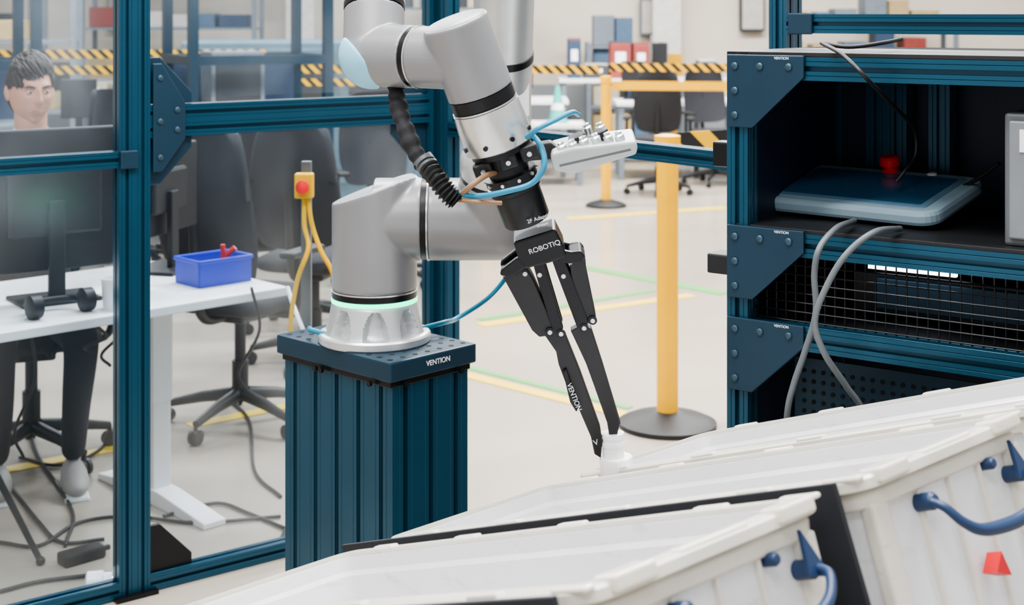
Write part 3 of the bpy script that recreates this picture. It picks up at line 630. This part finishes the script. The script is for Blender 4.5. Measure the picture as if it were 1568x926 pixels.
# ---------------------------------------------------------------- person
def person(px,py,yaw,coat=jacket,hy=.25,zo=0):
    g=Grp('seated_man',(px,py,zo),yaw,True)
    def Q(x,y,z): return V((x,y,z))
    vs=[(Q(0,.02,.56),(.15,.12)),(Q(0,.03,.72),(.145,.11)),(Q(0,.02,.88),(.16,.115)),(Q(0,.0,1.02),(.165,.115)),(Q(0,-.005,1.13),(.10,.085)),
        (Q(.13,0,1.125),(.075,.07)),(Q(.185,-.0,1.09),(.064,.064)),(Q(.225,.0,.92),(.05,.05)),(Q(.235,-.0,.79),(.046,.046)),(Q(.19,-.13,.72),(.040,.040)),(Q(.13,-.25,.675),(.031,.031)),
        (Q(-.13,0,1.125),(.075,.07)),(Q(-.185,-.0,1.09),(.064,.064)),(Q(-.225,.0,.92),(.05,.05)),(Q(-.235,-.0,.79),(.046,.046)),(Q(-.19,-.13,.72),(.040,.040)),(Q(-.13,-.25,.675),(.031,.031)),
        (Q(0,0,1.17),(.07,.065))]
    skin('jacket',vs,[(0,1),(1,2),(2,3),(3,4),(4,5),(5,6),(6,7),(7,8),(8,9),(9,10),(4,11),(11,12),(12,13),(13,14),(14,15),(15,16),(4,17)],coat,g)
    lathe('collar',[(.078,0),(.074,.03),(.066,.045),(.062,.043),(.066,.02),(.07,0)],(0,0,1.155),Z+V((0,-.15,0)),coat,g,28)
    lathe('shirt_collar',[(.066,0),(.061,.035),(.056,.045),(.053,.04),(.06,0)],(0,-.008,1.165),Z+V((0,-.2,0)),shirt,g,28)
    vs=[(Q(0,.03,.56),(.15,.11)),(Q(.09,0,.54),(.09,.085)),(Q(.12,-.22,.55),(.078,.075)),(Q(.13,-.40,.53),(.062,.062)),(Q(.12,-.32,.32),(.05,.052)),(Q(.12,-.20,.10),(.042,.042)),
        (Q(-.09,0,.54),(.09,.085)),(Q(-.12,-.22,.55),(.078,.075)),(Q(-.13,-.40,.53),(.062,.062)),(Q(-.12,-.30,.32),(.05,.052)),(Q(-.12,-.16,.10),(.042,.042))]
    skin('trousers',vs,[(0,1),(1,2),(2,3),(3,4),(4,5),(0,6),(6,7),(7,8),(8,9),(9,10)],trous,g)
    for x,y in((.12,-.20),(-.12,-.16)):
        mk('shoe',sphvf((x,y-.05,.045),1,20,14,lambda d:V((d.x*.045*(1+.15*(-d.y)),d.y*.135,max(d.z,-.65)*.06*(1+.35*d.y)))),shoe,g,60)
        box('shoe_sole',(x,y-.05,.010),(.08,.25,.02),white,g,bevel=.009)
    for s in(-1,1):
        p=Q(s*.125,-.265,.668);dr=V((-s*.12,-.98,-.14)).normalized();sd=V((s*.98,-.12,0)).normalized()
        mk('palm',sphvf(p+dr*.035,1,18,12,lambda d:(dr*d.y*.05+sd*d.x*.042+Z*d.z*.016)),skinm,g,60)
        for i,(o_,l_) in enumerate(((-.03,.066),(-.010,.076),(.010,.071),(.029,.056))):
            b=p+dr*.062+sd*o_;mk('finger',sweepvf(cat([b,b+dr*l_*.45+Z*.004,b+dr*l_*.8-Z*.006,b+dr*l_-Z*.018],4),[.009]*6+[.0085]*4+[.008]*2+[.006],10),skinm,g,50)
        b=p+dr*.015-sd*.036;mk('thumb',sweepvf(cat([b,b-sd*.02+dr*.02,b-sd*.025+dr*.048-Z*.008],4),[.0115]*5+[.010]*3+[.007],10),skinm,g,50)
    hc=V((0,-.015,1.335));hm=Matrix.Rotation(hy,3,'Z')@Matrix.Rotation(.08,3,'X')
    mk('neck',sweepvf([V((0,.015,1.13)),V((0,.008,1.2)),V((0,-.005,1.27))],[.060,.055,.055],20),skinm,g,60)
    ga=lambda x,y,sx,sy:math.exp(-(x/sx)**2-(y/sy)**2)
    def hf(d,k=1,face=True):
        x,y,z=d;p=V((x*.075,y*.097,z*.119))
        if z<0:
            p.x*=1-.24*(-z)**1.8
            if y>0:p.y*=1-.35*(-z)
            else:p.y*=1-.08*(-z)
        if z>.3 and y<0: p.y*=1-.10*(z-.3)
        if y<0: p.y*=.93
        if face and y<0:
            p.y-=.023*ga(x,z+.20,.12,.12)+.013*ga(x,z-.0,.08,.18)
            p.y-=.006*ga(abs(x)-.11,z+.24,.06,.06)
            p.y+=.011*ga(abs(x)-.38,z-.05,.17,.10)
            p.y-=.006*ga(abs(x)-.33,z-.24,.24,.08)
            p.y-=.004*ga(abs(x)-.5,z+.15,.2,.15)
            p.y-=.008*ga(x,z+.50,.30,.12)+.011*ga(x,z+.86,.28,.14)
            p.y+=.004*ga(x,z+.68,.22,.05)
        return hm@(p*k)
    mk('head',sphvf(hc,1,96,72,hf),skinm,g,80)
    for s in(-1,1):
        e=hc+hm@V((s*.0285,-.0735,.006));sph('eye',e,.0112,eyew,g,20,14);sph('iris',e+hm@V((.001,-.0072,0)),.0056,eyed,g,14,10)
        for sg,nm in((1,'upper_lid'),(-1,'lower_lid')):
            vs=[];fs=[];n=14;m=5
            for j in range(m+1):
                el=sg*(.28+j*.24)-.05
                for i in range(n+1):
                    a=-1.25+2.5*i/n;dd=V((math.sin(a)*math.cos(el),-math.cos(a)*math.cos(el),math.sin(el)+(-.10 if sg>0 else .06)*(a/1.25)**2));vs.append(e+hm@(dd*.0124))
            for j in range(m):
                for i in range(n):k=j*(n+1)+i;fs.append((k,k+1,k+n+2,k+n+1))
            mk(nm,(vs,fs),skinm,g,80)
        P=[hm@V((s*.012,-.0875,.020)),hm@V((s*.024,-.0895,.0250)),hm@V((s*.036,-.086,.0265)),hm@V((s*.047,-.077,.021))]
        mk('eyebrow',sweepvf([hc+p for p in P],[.0026,.0036,.0030,.0014],8),hairm,g,60)
        mk('ear',sphvf(hc+hm@V((s*.074,.014,-.006)),1,18,12,lambda d:hm@V((d.x*.009+s*.006*max(d.y,0),d.y*.016,d.z*.028+.004*d.y))),skinm,g,60)
    mk('upper_lip',sweepvf([hc+hm@V((a,b+.004,c_)) for a,b,c_ in((-.020,-.0845,-.0598),(-.010,-.091,-.0585),(-.003,-.0935,-.0570),(.003,-.0935,-.0570),(.010,-.091,-.0585),(.020,-.0845,-.0598))],[.0012,.0026,.0032,.0032,.0026,.0012],8),lipm,g,60)
    mk('lower_lip',sweepvf([hc+hm@V((a,b+.004,c_)) for a,b,c_ in((-.018,-.085,-.061),(-.008,-.0915,-.0633),(0,-.093,-.064),(.008,-.0915,-.0633),(.018,-.085,-.061))],[.0012,.0032,.0038,.0032,.0012],8),lipm,g,60)
    def keepd(d):
        if d.y<-.2:
            l=.50+.10*math.sin(d.x*3.2-.5)
            if abs(d.x)>.62: l=.18
        elif d.y<.12: l=.10
        else: l=-.25-.40*min(1,(d.y-.12)*2.5)
        return d.z-l
    nu=96;nv=72;vs,fs=sphvf(hc,1,nu,nv,lambda d:hf(d,1.05,False));kp=[]
    for f in fs[:-2]:
        j=f[0]//nu;i=f[0]%nu;ph=math.pi*j/nv;th=2*math.pi*i/nu
        if keepd(V((math.sin(ph)*math.cos(th),math.sin(ph)*math.sin(th),math.cos(ph))))>0: kp.append(f)
    kp.append(fs[-2]);parts=[(vs,kp)];rg=random.Random(5);n=0
    crown=V((-.35,.45,.82)).normalized()
    while n<560:
        d=V((rg.gauss(0,1),rg.gauss(0,1),rg.gauss(0,1))).normalized();k=keepd(d)
        if k<-.06 or k>1.2:continue
        n+=1;top=d.z>.35;ax=crown.cross(d)
        if ax.length<.05:continue
        st=Matrix.Rotation(-rg.uniform(.35,.6),3,ax.normalized())@d if crown.angle(d)>.6 else crown
        side=V((.22,0,0)) if (d.y<0 and top) else V((0,0,0));pts=[];rs=[];lift=rg.uniform(.04,.11) if top else rg.uniform(.01,.04)
        for i in range(6):
            t=i/5;q=(st.lerp(d,t)+side*t*t).normalized();pts.append(hc+hf(q,1.05+lift*math.sin(math.pi*min(1,t*1.1+.12))+(.02 if top else 0),False))
            rs.append((.0055 if top else .0045)*(1-.75*t**2)+.0006)
        parts.append(sweepvf(pts,rs,6))
    mk('hair',merge(parts),hairm,g,80)
    return g
person(-1.675,4.95,.40,hy=.22,zo=-.005)

# ---------------------------------------------------------------- floor bits
g=Grp('power_cable_bundle',fl(150,820))
for i,pts in enumerate([[(0,830),(60,835),(120,800),(200,790),(300,800),(430,790)],[(10,735),(60,800),(95,830),(160,825)],[(250,790),(330,770),(380,785),(440,810)],[(0,905),(60,890),(140,880)],[(30,700),(90,712),(150,690),(178,650)],[(330,600),(380,640),(390,720),(430,760)],[(100,835),(110,780),(60,700),(40,640)]]):
    tube('cable_%d'%i,[fl(u,v,.008) for u,v in pts],.006,blkp,g,8,8)
for i,(u,a,b) in enumerate(((42,490,700),(175,470,560),(385,440,600),(150,500,540))):
    p=at(u,a,4.35);q=at(u-6,b,4.5);tube('hanging_cable_%d'%i,[p,p*.6+q*.4+X*.03,q*.8+p*.2-X*.03,q],.005,blkp,g,8,8)
p=fl(125,858);g=Grp('power_adapter',p);box('brick',p+Z*.018,(.13,.06,.036),blkp,g,(ed,en,Z),.008);box('strain_relief',p+ed*.075+Z*.018,(.03,.015,.015),blkp,g,(ed,en,Z),.004)
p=fl(160,890,.03);g=Grp('white_pipe_fitting',p);lathe('body',[(.022,-.05),(.03,-.045),(.03,-.005),(.024,0),(.024,.04),(.02,.045)],p,V((1,.2,0)),white,g,28);lathe('flange',[(.02,.02),(.0295,.022),(.0295,.034),(.02,.036)],p,V((1,.2,0)),silver,g,28)
t=V((fl(-60,860).x-.05,fl(-60,860).y+.05,.50));g=Grp('tripod',V((t.x,t.y,0)))
for k in range(3):
    a=k*2.09-.25;q=V((t.x+.30*math.cos(a),t.y+.30*math.sin(a),.012));cyl('leg',t,q,.012,blk,g,.009);sph('foot',q,.014,blk,g,12,8)
cyl('column',t-Z*.15,t+Z*.1,.015,blk,g);box('head',t+Z*.12,(.06,.06,.05),blk,g,bevel=.01)

# ---------------------------------------------------------------- background shop
cols=[(140,62,56),(74,100,126),(186,178,160),(58,62,68),(200,196,190),(116,126,136),(176,154,112),(50,68,94)]
cm_=[M('stored_item_%d'%i,c,.55,0,.08) for i,c in enumerate(cols)]
def bench(x,y,w=1.8,d=.75,h=.75,yaw=0,things=5):
    g=Grp('workbench',(x,y,0),yaw,True)
    box('top',(0,0,h-.02),(w,d,.04),desk,g,bevel=.004)
    for sx in(-1,1):
        for sy in(-1,1): box('leg',(sx*(w/2-.05),sy*(d/2-.05),h/2-.02),(.05,.05,h-.04),cm_[5],g,bevel=.003)
    box('stretcher',(0,d/2-.05,.25),(w-.1,.04,.05),cm_[5],g);box('under_shelf',(0,0,.2),(w-.12,d-.12,.02),cm_[5],g)
    xx=-w/2+.1
    for k in range(things):
        ww=random.uniform(.12,.28);hh=random.uniform(.1,.42);m=random.choice(cm_)
        if xx+ww>w/2-.05:break
        if random.random()<.35:
            box('screen_panel',(xx+ww/2,.05,h+.24),(ww*1.3,.04,.28),blkp,g,bevel=.008);box('screen_neck',(xx+ww/2,.08,h+.06),(.05,.03,.12),blkp,g);box('screen_foot',(xx+ww/2,.08,h+.006),(.2,.16,.012),blkp,g,bevel=.003);xx+=ww*.3
        else:
            box('equipment_case',(xx+ww/2,0,h+hh/2),(ww,.3,hh),m,g,bevel=.01);box('case_lid',(xx+ww/2,0,h+hh+.008),(ww*.96,.28,.016),random.choice(cm_),g,bevel=.004)
            box('case_label',(xx+ww/2,-.152,h+hh*.6),(ww*.5,.004,hh*.3),white,g)
        if random.random()<.5: box('under_box',(xx+ww/2,0,.21+hh*.4),(ww*.9,.4,hh*.8),random.choice(cm_),g,bevel=.01)
        xx+=ww+random.uniform(.02,.12)
def rack(x,y,w=1.6,h=2.0,yaw=0):
    g=Grp('storage_rack',(x,y,0),yaw,True)
    for sx in(-1,1):
        for sy in(-1,1): box('upright',(sx*w/2,sy*.25,h/2),(.05,.05,h),cm_[5],g)
    for k in range(4):
        z=.15+k*(h-.2)/3;box('shelf',(0,0,z),(w,.5,.03),cm_[5],g)
        xx=-w/2+.06
        while xx<w/2-.35:
            ww=random.uniform(.16,.36);hh=random.uniform(.14,.38);m=random.choice(cm_)
            box('stored_box',(xx+ww/2,random.uniform(-.05,.05),z+.016+hh/2),(ww,.38,hh),m,g,bevel=.008);xx+=ww+random.uniform(.01,.12)
bench(-.2,14.2,1.5,things=7);bench(2.9,14.6,2.2,things=8);bench(-1.9,14.0,1.7,things=7);bench(-4.4,13.6,2.2,things=8);bench(5.5,14.5,2);bench(1.2,15.4,1.4,.7,.9,things=7)
rack(-.6,16.8,1.6,1.7);rack(-4.0,16.8,2,2.1);rack(-6.4,16.2,2,2.1);rack(4.2,16.9,2,1.5);rack(1.35,16.9,.9,1.25)
bench(-2.4,10.3,1.8,.75,.75,.3,8);bench(-3.9,9.6,1.8,.75,.75,.4,8)
rack(-4.6,12.3,1.6,2.0,.2);bench(1.6,13.9,1.2,.6,.75,0,6)
for x,y in((-1.75,9.4),(-3.3,8.3)):
    g=Grp('equipment_frame',(x,y,0),.5,True)
    for sx in(-.45,.45):
        for sy in(-.3,.3): box('post',(sx,sy,1.0),(.06,.06,2.0),teal2,g)
    for z in(.1,.9,1.3,1.95):
        for sy in(-.3,.3): box('rail',(0,sy,z),(.84,.06,.06),teal2,g)
        for sx in(-.45,.45): box('side_rail',(sx,0,z),(.06,.54,.06),teal2,g)
    box('deck',(0,0,.94),(.84,.54,.02),cm_[5],g);box('rear_panel',(0,.27,1.1),(.84,.01,.36),cm_[7],g)
    box('electrical_box',(-.1,0,1.15),(.36,.25,.4),cm_[5],g,bevel=.01);box('box_door',(-.1,-.13,1.15),(.30,.01,.34),cm_[3],g,bevel=.004)
g=Grp('machine_enclosure',(-1.55,12.6,0),.1,True);me_=M('machine_blue_grey',(92,116,130),.5)
box('body',(0,0,.68),(2.6,.9,1.36),me_,g,bevel=.02)
for k in range(4): box('door_panel',(-.96+.64*k,-.46,.72),(.58,.02,1.15),me_,g,bevel=.006);box('door_window',(-.96+.64*k,-.473,.98),(.42,.01,.4),cm_[3],g,bevel=.003);box('door_handle',(-.74+.64*k,-.485,.7),(.03,.03,.2),blk,g,bevel=.004)
box('plinth',(0,0,.02),(2.5,.8,.04),blk,g)
bench(.43,13.4,.5,.5,.57,0,0)
cone=M('teal_cone_rubber',(60,170,160),.5);g=Grp('traffic_cone',(.43,13.4,.571),0,True)
box('cone_base',(0,0,.01),(.2,.2,.02),cone,g,bevel=.006)
lathe('cone_body',[(.085,.02),(.078,.03),(.02,.34),(.012,.345)],(0,0,0),Z,cone,g,32);lathe('cone_band',[(.063,.12),(.052,.18)],(0,0,0),Z,white,g,32,close=False)
for i,(x,z) in enumerate(((1.75,1.55),(3.0,1.6),(-4.9,1.6),(-.2,1.7))):
    g=Grp('wall_electrical_box',(x,17.8,z),0,True);box('case',(0,0,0),(.3,.16,.45),cm_[3 if i%2 else 5],g,bevel=.01);box('door',(0,-.085,0),(.26,.01,.4),cm_[4],g,bevel=.003);cyl('conduit',(0,0,.22),(0,0,2.3),.03,cm_[5],g)

# ---------------------------------------------------------------- lights
def lamp(x,y,z,sx,sy,p,col=(1,.985,.97)):
    l=bpy.data.lights.new('ceiling_light','AREA');l.shape='RECTANGLE';l.size=sx;l.size_y=sy;l.energy=p;l.color=col
    o=bpy.data.objects.new('ceiling_light',l);o.location=(x,y,z);bpy.context.collection.objects.link(o)
lamp(-.8,1.6,4.2,2.4,.4,190);lamp(1.2,2.6,4.2,2.4,.4,165);lamp(-1.5,5.5,4.3,3,.4,290);lamp(1.5,7,4.3,3,.4,440);lamp(-3,11,4.3,4,.6,520);lamp(2,12.5,4.3,4,.6,760);lamp(-.5,.0,3.4,2.0,.6,60)
wd=bpy.data.worlds.new('w');bpy.context.scene.world=wd;wd.use_nodes=True
bg=wd.node_tree.nodes['Background'];bg.inputs[0].default_value=(1.0,.995,.985,1);bg.inputs[1].default_value=.9
try: bpy.context.scene.view_settings.look='AgX - Medium High Contrast'
except Exception as e: print(e)
cam=bpy.data.cameras.new('camera');co=bpy.data.objects.new('camera',cam);bpy.context.collection.objects.link(co)
co.location=(0,0,H);co.rotation_euler=(math.pi/2,0,0);cam.sensor_width=36;cam.lens=36*F/1568;cam.shift_y=-443/1568
cam.clip_start=.05;cam.dof.use_dof=True;cam.dof.focus_distance=2.5;cam.dof.aperture_fstop=6.3
bpy.context.scene.camera=co
